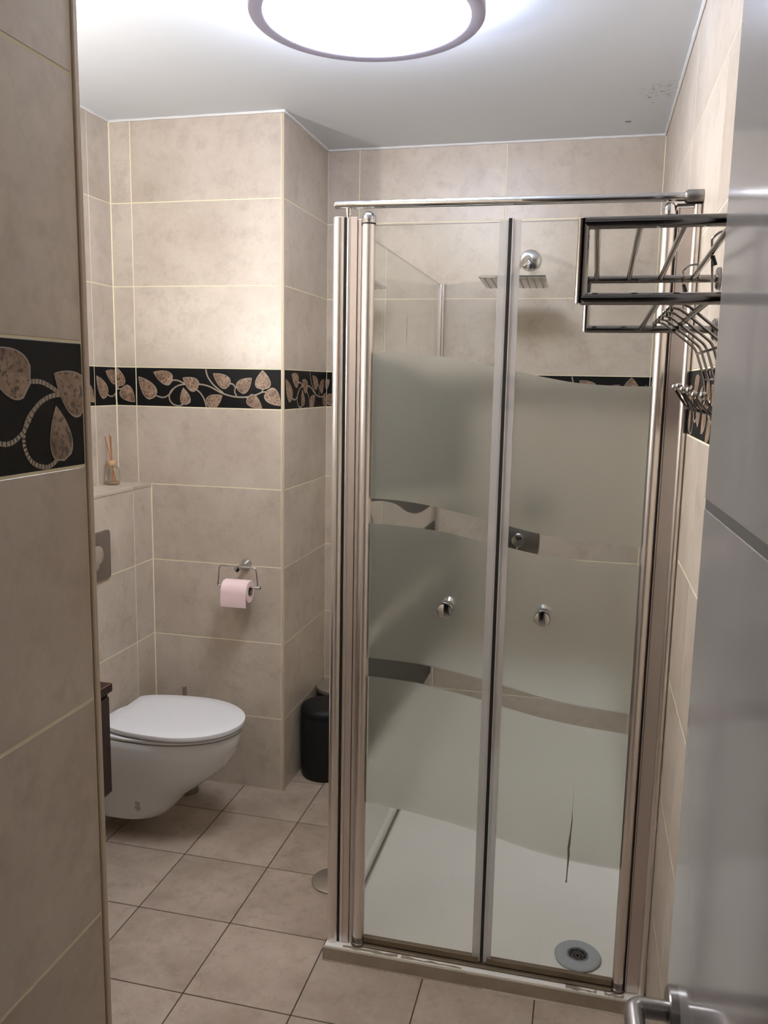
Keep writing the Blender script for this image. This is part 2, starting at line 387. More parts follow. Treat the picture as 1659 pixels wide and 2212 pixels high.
# column beside the toilet
mb = MB(); mb.box(XL, XC, YC, YB, 0, ZC, M['grout'])
tiled_face(mb, (XL, YC, 0), (1, 0, 0), (0, -1, 0), XC - XL - 0.008, [-1.7156 - XL], dphase=-1.7156 - XL)
tiled_face(mb, (XC, YC + 0.008, 0), (0, 1, 0), (1, 0, 0), YB - YC - 0.008, [], dphase=0.0)
mb.box(XC - 0.008, XC + 0.002, YC - 0.002, YC + 0.008, 0, ZC, M['trim'], 0.002)
struct(mb.build('wall_column'))
# partition at the entrance (near left)
mb = MB(); mb.box(XL, XN, 0.05, YN - 0.002, 0, ZC, M['grout'])
tiled_face(mb, (XN, 0.05, 0), (0, 1, 0), (1, 0, 0), YN - 0.012 - 0.05, [0.06 - 0.05, 0.6605 - 0.05], dphase=0.6605 - 0.05)
mb.box(XN - 0.010, XN + 0.003, YN - 0.012, YN + 0.001, 0, ZC, M['trim'], 0.003)
tiled_face(mb, (XL, YN - 0.002, 0), (1, 0, 0), (0, 1, 0), XN - XL - 0.012, [0.6], border=True, dphase=0.0)
struct(mb.build('wall_front'))
# hallway behind the camera (only closes the room)
mb = MB()
mb.box(XL - 0.1, XL, Y0, 0.05, 0, ZC, M['hall']); struct(mb.build('wall_hall_left'))
mb = MB(); mb.box(XH, XH + 0.1, Y0, 0.05, 0, ZC, M['hall']); struct(mb.build('wall_hall_right'))
mb = MB(); mb.box(XL, XH, Y0 - 0.1, Y0, 0, ZC, M['hall']); struct(mb.build('wall_hall_back'))
mb = MB(); mb.box(XR + 0.09, XH, 0.05, 0.15, 0, ZC, M['plaster']); mb.box(XN, XR + 0.08, 0.0, 0.05, 2.12, ZC, M['plaster'])
struct(mb.build('wall_hall_front'))
# white sealant bead under the ceiling
def bead(name, pts, r):
    mb = MB(); random.seed(3)
    P = []
    for a, b in zip(pts[:-1], pts[1:]):
        a, b = V3(a), V3(b); k = max(2, int((b - a).length / 0.03))
        P += [a + (b - a) * (i / k) for i in range(k)]
    P.append(V3(pts[-1]))
    mb.tube([p + V3((0, 0, random.uniform(-.0006, .0006))) for p in P], [r * random.uniform(.75, 1.2) for _ in P], M['plaster'], 6)
    return struct(mb.build(name))
bead('trim_1', [(XL + .004, YN, ZC - .003), (XL + .004, YC - .004, ZC - .003), (XC + .003, YC - .004, ZC - .003), (XC + .003, YB - .004, ZC - .003), (XR - .004, YB - .004, ZC - .003), (XR - .004, 0.06, ZC - .003)], 0.0055)
# thick grout line in the inner corner
mb = MB(); mb.tube([(XL + .001, YC - .001, 1.216), (XL + .001, YC - .001, 1.37)], 0.002, M['grout'], 8); mb.tube([(XL + .001, YC - .001, 1.37), (XL + .001, YC - .001, ZC)], 0.0032, M['grout'], 8)
struct(mb.build('trim_2'))
mb = MB(); mb.tube([(XB + .001, YC - .001, 0), (XB + .001, YC - .001, 1.216)], 0.0028, M['grout'], 8); struct(mb.build('trim_3'))
mb = MB(); mb.tube([(XR - .001, YB - .001, 0.04), (XR - .001, YB - .001, ZC)], 0.0025, M['grout'], 8); struct(mb.build('trim_4'))

# ================================================================== CEILING LAMP
LC = V3((-0.571, 2.095, ZC))
t = thing('ceiling_lamp', 'round white glowing ceiling lamp with a grey rim', 'lamp', LC)
mb = MB(); mb.lathe(LC, [(0.246, -0.052), (0.246, -0.0005)], M['lamp_side'], 72); mb.build('lamp_body', t)
mb = MB(); mb.lathe(LC, [(0.0001, -0.094), (0.12, -0.092), (0.2, -0.086), (0.246, -0.074), (0.250, -0.066), (0.250, -0.056), (0.0001, -0.056)], M['lamp_lit'], 72); mb.build('diffuser', t)
mb = MB(); mb.lathe(LC, [(0.249, -0.056), (0.249, -0.079), (0.2515, -0.081), (0.281, -0.081), (0.2835, -0.078), (0.2835, -0.056), (0.249, -0.056)], M['lamp_ring'], 72); mb.build('rim', t)

# ================================================================== DOOR (open against the right wall)
dd = V3((-0.0385, 1, 0)).normalized(); dn = V3((-dd.y, dd.x, 0))       # along the leaf, out of the visible face
E0 = V3((0.1195, 0.907, 0)); DL = 0.84
H0 = E0 - dd * DL
th = 0.04
door = bpy.data.objects.new('door_1', None); COL.objects.link(door); door.location = H0; struct(door)
mb = MB(); c = (E0 + H0) / 2 - dn * (th / 2)
mb.obox(c + V3((0, 0, 1.045 + 0.455)), [dd * (DL / 2), dn * (th / 2), V3((0, 0, (2.09 - 0.0) / 2 - 0.455 + 0.0))], M['door'], 0.0015) if False else None
def leaf_seg(z0, z1): mb.obox(c + V3((0, 0, (z0 + z1) / 2)), [dd * (DL / 2), dn * (th / 2), V3((0, 0, (z1 - z0) / 2))], M['door'], 0.0012)
leaf_seg(0.01, 1.5025); leaf_seg(1.5120, 2.09)
mb.obox(c + dn * (-0.001) + V3((0, 0, 1.0)), [dd * (DL / 2 - 0.001), dn * (th / 2 + 0.0003), V3((0, 0, 0.95))], M['door_groove'])
struct(mb.build('door_leaf', door))
RC = E0 - dd * 0.066 + V3((0, 0, 0.977))
ax3 = (dd, V3((0, 0, 1)), dn)
h = MB(); h.lathe(RC, [(0.0255, 0.0), (0.0255, 0.008), (0.024, 0.0095), (0.012, 0.0095)], M['brushed'], 40, ax3); hd = struct(h.build('door_handle', door))
h = MB(); h.tube(bend([RC + dn * 0.0096, RC + dn * 0.044, RC + dn * 0.044 - dd * 0.125], 0.012, 8), 0.0105, M['brushed'], 20); struct(h.build('lever', hd))

# ================================================================== SHOWER
TX0, TX1, TY0, TY1 = -0.655, XR - 0.002, 2.070, YB - 0.003
t = thing('shower_tray', 'white shower tray with a stained beige front kerb', 'shower tray', ((TX0 + TX1) / 2, (TY0 + TY1) / 2, 0))
mb = MB()
def ring(x0, x1, y0, y1, z, r=0.0):
    if r == 0: return [V3((x0, y0, z)), V3((x1, y0, z)), V3((x1, y1, z)), V3((x0, y1, z))]
    out = []
    for cx, cy, a0 in ((x0 + r, y0 + r, 180), (x1 - r, y0 + r, 270), (x1 - r, y1 - r, 0), (x0 + r, y1 - r, 90)):
        for k in range(6): a = math.radians(a0 + 18 * k); out.append(V3((cx + r * math.cos(a), cy + r * math.sin(a), z)))
    return out
R = lambda i, z, r: ring(TX0 + i, TX1 - i, TY0 + i, TY1 - i, z, r)
mb.loft([R(0.002, 0.0, .003), R(0.002, 0.037, .003), R(0.004, 0.040, .003), R(0.05, 0.040, .02), R(0.062, 0.034, .03), R(0.08, 0.030, .04)], M['tray'])
mb.build('basin', t)
mb = MB(); mb.box(TX0 - 0.001, TX1, TY0 - 0.004, TY0 + 0.004, 0.0, 0.0385, M['curb'], 0.0015); mb.build('kerb_face', t)
# grime and sealant line along the kerb foot, uneven
def strip(mb, x0, x1, y, z, wmin, wmax, m, n=60, seed=1, zh=0.0012):
    random.seed(seed); prev = None
    for i in range(n):
        a = x0 + (x1 - x0) * i / n; b = x0 + (x1 - x0) * (i + 1) / n; w1 = random.uniform(wmin, wmax) if prev is None else prev; w2 = random.uniform(wmin, wmax)
        mb.add([(a, y, z), (b, y, z), (b, y - w2, z), (a, y - w1, z), (a, y, z + zh), (b, y, z + zh), (b, y - w2 * .7, z + zh * .6), (a, y - w1 * .7, z + zh * .6)],
               [(4, 5, 6, 7), (7, 6, 2, 3)], m); prev = w2
mb = MB(); strip(mb, TX0, -0.2, TY0 - 0.0035, 0.0002, 0.002, 0.007, M['stain_brown'], 60, 5); strip(mb, -0.2, TX1, TY0 - 0.0035, 0.0002, 0.001, 0.014, M['curb'], 40, 6); mb.build('sealant_line', t)
random.seed(11)
for x0, x1 in ((-0.60, -0.44), (-0.43, -0.26), (0.02, 0.10), (0.12, 0.17)):
    mb = MB(); k = 9; P = []
    for i in range(k): P.append(V3((x0 + (x1 - x0) * i / (k - 1), TY0 + 0.016 + random.uniform(-.006, .006), 0.0403)))
    for i in range(k - 1, -1, -1): P.append(V3((x0 + (x1 - x0) * i / (k - 1), TY0 + 0.006 + random.uniform(-.003, .002), 0.0403)))
    mb.add(P, [list(range(len(P)))], M['stain_brown']); mb.build('stain', t)
# drain
DC = V3((0.049, 2.222, 0.0306))
d = thing('shower_drain', 'round grey shower drain with a slotted centre, set in the white tray', 'drain', DC)
mb = MB(); mb.lathe(DC, [(0.062, 0.0), (0.0645, 0.006), (0.061, 0.0095), (0.040, 0.0105), (0.031, 0.0095), (0.028, 0.004), (0.0, 0.003)], M['drain_grey'], 48); mb.build('cover', d)
mb = MB()
mb.lathe(DC, [(0.0285, 0.0045), (0.0282, 0.0100), (0.0270, 0.0102), (0.0268, 0.0045)], M['drain_grey'], 40)
for k in range(20):
    a = 2 * math.pi * k / 20; u = V3((math.cos(a), math.sin(a), 0)); q = V3((-u.y, u.x, 0))
    mb.obox(DC + u * 0.024 + V3((0, 0, 0.0065)), [u * 0.0035, q * 0.0018, V3((0, 0, 0.0022))], M['drain_dark'])
for rr in (0.008, 0.015):
    mb.tube([DC + V3((rr * math.cos(a * .2094), rr * math.sin(a * .2094), 0.006)) for a in range(30)], 0.0017, M['drain_dark'], 6, closed=True)
mb.build('strainer', d)

YD = 2.105      # door plane
def interp(C, x):
    if x <= C[0][0]: return C[0][1]
    for (a, za), (b, zb) in zip(C[:-1], C[1:]):
        if x <= b: 
            q = (x - a) / (b - a); return za + (zb - za) * q
    return C[-1][1]
def smoothC(C):
    P = smoothpath([(a, z, 0) for a, z in C], 6); return [(p.x, p.y) for p in P]
CU1 = smoothC([(-0.56, 1.696), (-0.50, 1.701), (-0.44, 1.699), (-0.39, 1.693), (-0.302, 1.681), (-0.216, 1.664), (-0.181, 1.657), (-0.108, 1.643), (-0.03, 1.631), (0.057, 1.626), (0.15, 1.626)])
CT1 = smoothC([(-0.56, 1.324), (-0.471, 1.322), (-0.389, 1.313), (-0.31, 1.298), (-0.23, 1.281), (-0.182, 1.271), (-0.107, 1.256), (0.013, 1.243), (0.15, 1.237)])
CB1 = smoothC([(-0.56, 1.258), (-0.47, 1.255), (-0.372, 1.248), (-0.3, 1.237), (-0.227, 1.223), (-0.18, 1.215), (-0.104, 1.202), (0.015, 1.192), (0.15, 1.189)])
CT2 = smoothC([(-0.56, 0.891), (-0.462, 0.889), (-0.378, 0.883), (-0.226, 0.859), (-0.178, 0.848), (-0.087, 0.829), (0.005, 0.816), (0.15, 0.808)])
CB2 = smoothC([(-0.56, 0.838), (-0.461, 0.835), (-0.378, 0.829), (-0.229, 0.803), (-0.176, 0.791), (-0.083, 0.773), (0.029, 0.76), (0.15, 0.753)])
CE3 = smoothC([(-0.56, 0.472), (-0.5, 0.471), (-0.427, 0.465), (-0.324, 0.451), (-0.227, 0.433), (-0.172, 0.422), (-0.086, 0.403), (0.017, 0.389), (0.083, 0.385), (0.15, 0.384)])
def pane(parent, x0, x1, y, z0, z1, axis='X', map_=lambda x: x, alt=None, names=('glass_pane', 'frosted_band')):
    """one flat pane: clear areas as one mesh, each frosted band as its own mesh"""
    n = 40; t2 = 0.003
    cuts = [lambda x: z0, lambda x: interp(CE3, map_(x)), lambda x: interp(CB2, map_(x)), lambda x: interp(CT2, map_(x)), (lambda x: interp(alt, x) - 0.075) if alt else (lambda x: interp(CB1, map_(x))), (lambda x: interp(alt, x)) if alt else (lambda x: interp(CT1, map_(x))), lambda x: interp(CU1, map_(x)), lambda x: z1]
    def pt(x, o, z): return V3((x, y + o, z)) if axis == 'X' else V3((y + o, x, z))
    def region(mb, lo, hi, m, top=False, bot=False):
        A = [];
        for i in range(n + 1):
            x = x0 + (x1 - x0) * i / n; A.append((x, lo(x), hi(x)))
        for o in (-t2, t2):
            vs = []; 
            for x, a, b in A: vs += [pt(x, o, a), pt(x, o, b)]
            mb.add(vs, [(2 * i, 2 * i + 2, 2 * i + 3, 2 * i + 1) if o < 0 else (2 * i + 1, 2 * i + 3, 2 * i + 2, 2 * i) for i in range(n)], m)
        for x, a, b in (A[0], A[-1]): mb.add([pt(x, -t2, a), pt(x, t2, a), pt(x, t2, b), pt(x, -t2, b)], [(0, 1, 2, 3)], M['glass_edge'])
        if top: mb.add([pt(x0, -t2, z1), pt(x1, -t2, z1), pt(x1, t2, z1), pt(x0, t2, z1)], [(0, 1, 2, 3)], M['glass_edge'])
    g = MB()
    for a, b, tp in ((0, 1, 0), (2, 3, 0), (4, 5, 0), (6, 7, 1)): region(g, cuts[a], cuts[b], M['glass'], bool(tp))
    go = g.build(names[0], parent)
    for a, b in ((5, 6), (3, 4), (1, 2)):
        f = MB(); region(f, cuts[a], cuts[b], M['frost']); o = f.build(names[1], parent); o['label'] = 'frosted wavy band'
M['glass_edge'] = simple('glass_edge', (0.16, 0.22, 0.19), 0.15)
def post(mb, x, y, r, z0, z1, m): mb.tube([(x, y, z0), (x, y, z1)], r, m, 64)
GB, GT = 0.066, 2.010
def shower_door(px, pr_, gx0, gx1, sx0, sx1, kx, label, left):
    t = thing('shower_door', label, 'shower door', (px, YD, 0.041), 'pair of shower doors with wavy frosting')
    mb = MB(); post(mb, px, YD, pr_, 0.066, 2.012, M['satin']); mb.build('pivot_tube', t)
    mb = MB(); mb.lathe((px, YD, 2.012), [(pr_ - .0015, 0), (pr_ + .0012, 0.0005), (pr_ + .0012, 0.004)], M['black'], 28); mb.lathe((px, YD, 2.016), [(pr_ + .0012, 0), (pr_ + .0012, 0.014), (pr_ * .92, 0.021), (pr_ * .6, 0.0265), (0, 0.028)], M['chrome'], 28); o = mb.build('cap', t)
    mb = MB(); mb.lathe((px, YD, 0.041), [(pr_ + .002, 0), (pr_ + .002, 0.006), (pr_, 0.008), (pr_ + .001, 0.011), (pr_ - .001, 0.014), (pr_ + .001, 0.018), (pr_ - .001, 0.025)], M['brushed'], 28); mb.build('pivot_foot', t)
    mb = MB(); mb.lathe((px, YD, 0.0402), [(pr_ + .0045, 0), (pr_ + .003, .0025), (pr_ + .0003, .004)], M['grime'], 28); mb.build('grime', t)
    pane(t, gx0, gx1, YD, GB, GT)
    mb = MB(); s0, s1 = (sx0, sx1)
    mb.box(s0, s1, YD - .006, YD - .0034, GB - .01, GT + .004, M['seal'], .0005);
    e = s1 if left else s0; sg = 1 if left else -1
    mb.box(min(e, e + sg * .004), max(e, e + sg * .004), YD - .006, YD + .006, GB - .01, GT + .004, M['seal'])
    mb.build('edge_seal', t)
    mb = MB(); e2 = e + sg * .0045
    mb.box(min(e2, e2 + sg * .0042), max(e2, e2 + sg * (.008 if left else .0035)), YD - .008, YD + .007, GB - .012, GT + .008, M['black'] if left else M['seal'], .0008); mb.build('magnet_strip', t)
    mb = MB(); mb.box(min(gx0, s0) , max(gx1, s1), YD - .007, YD + .007, GB - .016, GB + .003, M['rail_brown'], .002); mb.build('bottom_rail', t)
    kz = 1.046
    mb = MB(); kc = V3((kx, YD - .003, kz))
    mb.lathe(kc, [(0.0165, 0), (0.0165, -0.003), (0.010, -0.006), (0.0085, -0.013), (0.012, -0.0165), (0.0185, -0.020), (0.0205, -0.025), (0.0205, -0.030), (0.0185, -0.0345), (0.010, -0.0375), (0, -0.038)], M['chrome'], 40, 'Y')
    mb.lathe(V3((kx, YD + .003, kz)), [(0.0165, 0), (0.0165, 0.003), (0.012, 0.010), (0.017, 0.020), (0.015, 0.028), (0, 0.030)], M['chrome'], 28, 'Y'); mb.build('knob', t)
    return t
sd1 = shower_door(-0.561, 0.0165, -0.545, -0.216, -0.235, -0.2175, -0.336, 'left shower door with a chrome knob, hinged at the free corner post', True)
sd2 = shower_door(0.1535, 0.0145, -0.186, 0.139, -0.196, -0.183, -0.0885, 'right shower door with a brown drip streak, hinged beside the tiled wall', False)
mb = MB(); P = [(0.009, 0.60, .0001), (0.0085, 0.56, .0002), (0.0075, 0.530, .0004), (0.0085, 0.505, .0014), (0.0065, 0.47, .0018), (0.005, 0.445, .0030), (0.0035, 0.425, .0030), (0.0045, 0.405, .0028), (0.0035, 0.37, .0016), (0.0025, 0.335, .0014), (0.002, 0.329, .0022), (0.002, 0.325, .0005)]
vs = [];
for x, z, w_ in P: vs += [(x + .004 - w_, YD - .0033, z), (x + .004 + w_, YD - .0033, z)]
mb.add(vs, [(2 * i, 2 * i + 1, 2 * i + 3, 2 * i + 2) for i in range(len(P) - 1)], M['stain']); o = mb.build('drip_stain', sd2)
mb = MB(); mb.add([(-.4585, YD - .0033, 1.79), (-.4575, YD - .0033, 1.79), (-.4568, YD - .0033, 1.745), (-.4572, YD - .0033, 1.705), (-.4582, YD - .0033, 1.745)], [(0, 1, 2, 3, 4)], M['stain']); mb.build('scratch', sd1)

# sill channel under the doors
mb = MB(); mb.box(-0.545, 0.139, YD - 0.016, YD + 0.014, 0.0401, 0.0465, M['rail_brown'], .002)
tag(mb.build('door_sill'), 'narrow brown-stained sill strip under the shower doors', 'sill')
# fixed side panel with corner post
t = thing('shower_side_panel', 'glass shower side panel with its aluminium corner post, left of the doors', 'shower panel', (-0.615, 2.105, 0.040))
mb = MB(); post(mb, -0.6365, 2.103, 0.0158, 0.0405, 2.030, M['satin']); mb.lathe((-0.6365, 2.103, 2.030), [(.0158, 0), (.014, .0015), (0, .002)], M['satin'], 28)
mb.box(-0.6205, -0.6155, 2.097, 2.118, 0.0405, 2.030, M['black']); post(mb, -0.6115, 2.101, 0.0055, 0.0405, 2.031, M['satin'])
mb.build('corner_post', t)
mb = MB(); mb.box(-0.6065, -0.5885, 2.097, 2.118, 0.0405, 2.031, M['flat_alu'], .001); mb.box(-0.5875, -0.579, 2.100, 2.116, 0.0405, 2.026, M['flat_alu'], .001); mb.build('flat_profile', t)
pane(t, 2.120, YB - 0.018, -0.616, 0.050, 2.020, 'Y', lambda y: -0.545 + (y - 2.12) * 0.56, alt=smoothC([(2.0, 1.282), (2.387, 1.274), (2.697, 1.225), (2.9, 1.168), (3.1, 1.135), (3.326, 1.128), (3.6, 1.13)]))
mb = MB(); mb.box(-0.630, -0.602, YB - 0.030, YB - 0.002, 0.0405, 2.026, M['satin'], .004); mb.box(-0.624, -0.608, YB - 0.045, YB - 0.030, 0.0405, 2.024, M['flat_alu'], .002); mb.build('wall_profile', t)
mb = MB(); mb.box(-0.623, -0.609, 2.12, YB - 0.032, 0.0405, 0.056, M['brushed'], .002); mb.build('bottom_profile', t)
# wall profile at the right
t = thing('shower_wall_profile', 'tall aluminium shower profile against the right tiled wall', 'profile', (0.2, 2.105, 0.040))
mb = MB(); mb.box(0.1715, 0.2075, 2.100, 2.116, 0.0405, 2.031, M['flat_alu'], .0012); mb.box(0.1680, 0.1712, 2.104, 2.116, 0.0405, 2.026, M['black']); mb.box(0.1745, 0.1755, 2.0992, 2.1002, 0.0405, 2.03, M['black']); mb.build('flat_profile', t)
mb = MB(); post(mb, 0.2142, 2.100, 0.0092, 0.0405, 2.036, M['satin']); mb.build('round_profile', t)
mb = MB(); mb.box(0.1680, 0.2225, 2.094, 2.118, 2.0365, 2.0385, M['black'], .0004); mb.build('cap', t)
# brackets between caps and profiles + support bar
t = thing('support_bar', 'chrome support bar running across the top of the shower', 'bar', (-0.22, 2.10, 2.052))
mb = MB(); A = V3((-0.648, 2.100, 2.0605)); B = V3((0.196, 2.100, 2.0545))
q = (B - A).normalized()
mb.tube([A, A + q * .002, B], [.0085, .0098, .0098], M['chrome'], 24); mb.build('rod', t)
mb = MB(); mb.tube([A + q * .035 + V3((0, 0, -.008)), A + q * .035 + V3((0, 0, -.031))], [.008, .0055], M['chrome'], 18); mb.build('mount', t)
mb = MB(); mb.tube([V3((0.184, 2.10, 2.0546)), V3((0.190, 2.10, 2.0545)), V3((0.2235, 2.10, 2.0545))], [.0115, .0155, .0155], M['brushed'], 28); mb.build('wall_socket', t)
# shower head
AX = -0.262
t = thing('rain_shower', 'square chrome rain shower head on a short arm at the back wall', 'shower head', (AX, YB - 0.002, 2.11))
mb = MB(); mb.lathe((AX, YB - .0015, 2.115), [(0.042, 0), (0.042, -.004), (0.038, -.010), (0.016, -.014), (0, -.014)], M['chrome'], 40, 'Y'); mb.build('wall_flange', t)
mb = MB(); mb.tube(bend([(AX, YB - .012, 2.115), (AX - .004, YB - .10, 2.118), (AX - .03, YB - .262, 2.045), (AX - .036, YB - .276, 2.025)], 0.04, 8), 0.0095, M['chrome'], 20); mb.build('arm', t)
mb = MB(); hc = V3((-0.296, 3.215, 2.000)); hx = V3((1, 0, 0.0)).normalized(); hy = V3((0, 1, -0.05)).normalized(); hz = hx.cross(hy)
mb.obox(hc, [hx * .119, hy * .115, hz * .004], M['chrome'], .0015); mb.lathe(hc + hz * .004, [(.024, 0), (.020, .012), (.012, .018)], M['chrome'], 28, (hx, hy, hz)); mb.build('head_plate', t)
mb = MB()
for k in range(9): mb.obox(hc - hz * .0052 + hx * (-.100 + .025 * k), [hx * .0022, hy * .108, hz * .0014], M['brushed'], .0005)
mb.build('nozzle_strips', t)
# mixer valve on the back wall
VC = V3((-0.258, YB - .0015, 0.985))
t = thing('shower_mixer', 'dark chrome shower mixer plate with a round knob on the back wall', 'mixer', VC)
mb = MB(); out = []
for k in range(48):
    a = 2 * math.pi * k / 48; cx, cz = math.cos(a), math.sin(a); e = 0.62
    out.append((math.copysign(abs(cx) ** 0.75, cx) * .082, math.copysign(abs(cz) ** e, cz) * .095))
mb.loft([[VC + V3((x, 0, z)) for x, z in out], [VC + V3((x, -.006, z)) for x, z in out], [VC + V3((x * .96, -.009, z * .96)) for x, z in out]], M['brushed']); mb.build('plate', t)
mb = MB(); mb.lathe(VC + V3((-.005, -.008, 0)), [(.027, 0), (.027, -.030), (.023, -.036), (0, -.037)], M['chrome'], 36, 'Y'); mb.tube([VC + V3((-.005, -.035, -.01)), VC + V3((-.005, -.045, -.055))], [.006, .004], M['chrome'], 12); mb.build('knob', t)

# ================================================================== TOILET
TC = 2.588
def dshape(xb, xf, w_, z, n=40, flat=0.25, yc=TC, p=2.2):
    L = xf - xb; out = []; xm = xb + L * 0.45
    for k in range(n):
        a = 2 * math.pi * k / n; c, s_ = math.cos(a), math.sin(a)
        if c >= 0: x = xm + (xf - xm) * (abs(c) ** (2 / 2.0)); y = math.copysign(abs(s_) ** (2 / 2.0), s_) * w_
        else: x = xm - (xm - xb) * (abs(c) ** (2 / 3.6)); y = math.copysign(abs(s_) ** (2 / 3.0), s_) * w_
        out.append(V3((x, yc + y, z)))
    return out
tw = thing('toilet', 'white wall-hung toilet with closed lid', 'toilet', (XB + 0.004, TC, 0.07))
mb = MB(); xb = XB + 0.004
prof = [(0.075, -1.452, .075), (0.068, -1.430, .095), (0.078, -1.400, .108), (0.105, -1.378, .113), (0.135, -1.352, .116), (0.165, -1.322, .122), (0.200, -1.270, .134), (0.240, -1.222, .150), (0.290, -1.172, .166), (0.340, -1.142, .176), (0.375, -1.132, .180), (0.392, -1.131, .181), (0.400, -1.134, .178)]
mb.loft([dshape(xb, xf, w_, z) for z, xf, w_ in prof], M['ceramic'])
mb.build('bowl', tw)
mb = MB(); mb.loft([dshape(-1.625, xf, w_, z, flat=.2) for z, xf, w_ in ((0.4055, -1.138, .174), (0.4065, -1.131, .181), (0.4145, -1.129, .183), (0.4170, -1.133, .180))], M['seat_white']); mb.build('seat', tw)
mb = MB()
def lid(i, z):
    out = []; L = [(-1.592, 0.125), (-1.575, .140), (-1.54, .160)]
    x0 = -1.592 + i
    n = 44; xm = -1.355
    for k in range(n + 1):
        a = -math.pi / 2 + math.pi * k / n; out.append(V3((xm + (-1.120 - i - xm) * math.cos(a), TC + (.187 - i) * math.sin(a), z)))
    for q in range(1, 10):
        s_ = q / 10; x = xm + (x0 - xm) * math.sin(s_ * math.pi / 2); y = (.187 - i) + (.118 - .187) * (1 - math.cos(s_ * math.pi / 2)); out.append(V3((x, TC + y, z)))
    for q in range(9, 0, -1):
        s_ = q / 10; x = xm + (x0 - xm) * math.sin(s_ * math.pi / 2); y = (.187 - i) + (.118 - .187) * (1 - math.cos(s_ * math.pi / 2)); out.append(V3((x, TC - y, z)))
    return out
mb.loft([lid(.008, .4225), lid(.002, .4235), lid(0, .428), lid(.002, .4385), lid(.010, .4415), lid(.05, .4435), lid(.11, .444)], M['seat_white']); mb.build('lid', tw)
for s_ in (-.07, .07):
    mb = MB(); mb.tube([(-1.606, TC + s_ - .015, .418), (-1.606, TC + s_ + .015, .418)], .009, M['chrome'], 16); mb.box(-1.612, -1.600, TC + s_ - .012, TC + s_ + .012, .398, .418, M['chrome'], .002); mb.build('hinge', tw)
# print on the bowl side: CE mark and small lines
def text(name, s, size, loc, rot, mat, parent=None, ext=0.0003):
    c = bpy.data.curves.new(name, 'FONT'); c.body = s; c.size = size; c.align_x = 'CENTER'; c.align_y = 'CENTER'; c.extrude = ext
    tmp = bpy.data.objects.new(name, c); COL.objects.link(tmp)
    dg = bpy.context.evaluated_depsgraph_get(); dg.update()
    me = bpy.data.meshes.new_from_object(tmp.evaluated_get(dg)); bpy.data.objects.remove(tmp)
    me.name = name; me.materials.clear(); me.materials.append(mat)
    o = bpy.data.objects.new(name, me); COL.objects.link(o); o.rotation_euler = rot; o.location = loc
    if parent is not None: o.parent = parent; o.location = V3(loc) - parent_world(parent)
    return o
text('printed_mark', 'CE', 0.016, (-1.467, TC - .1185, .150), (math.radians(97), 0, 0), M['print'], tw)
mb = MB()
for k, wd in enumerate((.019, .024, .017, .006)): mb.box(-1.467 - wd / 2, -1.467 + wd / 2, TC - .1180 + k * .0006, TC - .1165 + k * .0006, .137 - k * .006, .1385 - k * .006, M['print'])
mb.build('printed_mark', tw)
# flush plate
t = thing('flush_plate', 'grey metal flush plate with a round button above the toilet', 'flush plate', (XB + .003, 2.53, 0.995))
mb = MB()
def rr(x, y0, y1, z0, z1, r):
    out = []
    for cy, cz, a0 in ((y0 + r, z0 + r, 180), (y1 - r, z0 + r, 270), (y1 - r, z1 - r, 0), (y0 + r, z1 - r, 90)):
        for k in range(6): a = math.radians(a0 + 18 * k); out.append(V3((x, cy + r * math.cos(a), cz + r * math.sin(a))))
    return out
mb.loft([rr(XB + .001, 2.405, 2.650, .910, 1.085, .012), rr(XB + .010, 2.405, 2.650, .910, 1.085, .012), rr(XB + .012, 2.408, 2.647, .913, 1.082, .010)], M['brushed']); mb.build('plate', t)
mb = MB(); mb.lathe((XB + .012, 2.562, 1.005), [(.034, 0), (.034, .004), (.031, .006), (0, .007)], M['satin'], 36, 'X'); mb.build('button', t)
mb = MB(); mb.lathe((XB + .012, 2.548, .968), [(.016, 0), (.016, .006), (.010, .009), (0, .009)], M['chrome'], 30, 'X'); mb.build('small_button', t)
# toilet brush
t = thing('toilet_brush', 'grey toilet brush in its holder behind the toilet', 'toilet brush', (-1.478, 2.868, 0))
mb = MB(); mb.lathe((-1.478, 2.868, 0), [(.040, 0.001), (.044, .004), (.044, .10), (.040, .104), (.030, .106), (0, .106)], M['grey_brush'], 36); mb.build('holder', t)
mb = MB(); mb.tube([(-1.478, 2.868, .105), (-1.482, 2.868, .395), (-1.482, 2.868, .398), (-1.484, 2.868, .434)], [.005, .005, .0085, .0085], M['grey_brush'], 18); mb.build('handle', t)
# paper holder
PX = -1.262; PY = YC - .082
t = thing('toilet_paper_holder', 'chrome wire toilet paper holder on the tiled column', 'paper holder', (PX, YC - .002, .918))
mb = MB(); mb.lathe((PX, YC - .0015, .918), [(.022, 0), (.022, -.004), (.018, -.014), (.011, -.022), (.0095, -.070), (.0115, -.074), (.0115, -.094), (0, -.095)], M['chrome'], 32, 'Y'); mb.build('mount', t)
mb = MB(); mb.tube(bend([(-1.335, PY, .846), (-1.345, PY, .846), (-1.337, PY, .925), (-1.190, PY, .925), (-1.182, PY, .852), (-1.19, PY, .852)], .012, 6), .0032, M['chrome'], 12); mb.build('wire_frame', t)
mb = MB(); mb.tube([(-1.335, PY, .848), (-1.172, PY, .848)], .0045, M['chrome'], 14); mb.tube([(-1.192, PY, .848), (-1.172, PY, .848)], .0075, M['chrome'], 16); mb.build('roll_bar', t)
RCy, RCz = PY, .832
t = thing('toilet_roll', 'pale pink toilet roll hanging on the chrome holder', 'toilet roll', (-1.264, RCy, RCz))
mb = MB(); RO, RI = .043, .0205; x0, x1 = -1.315, -1.212
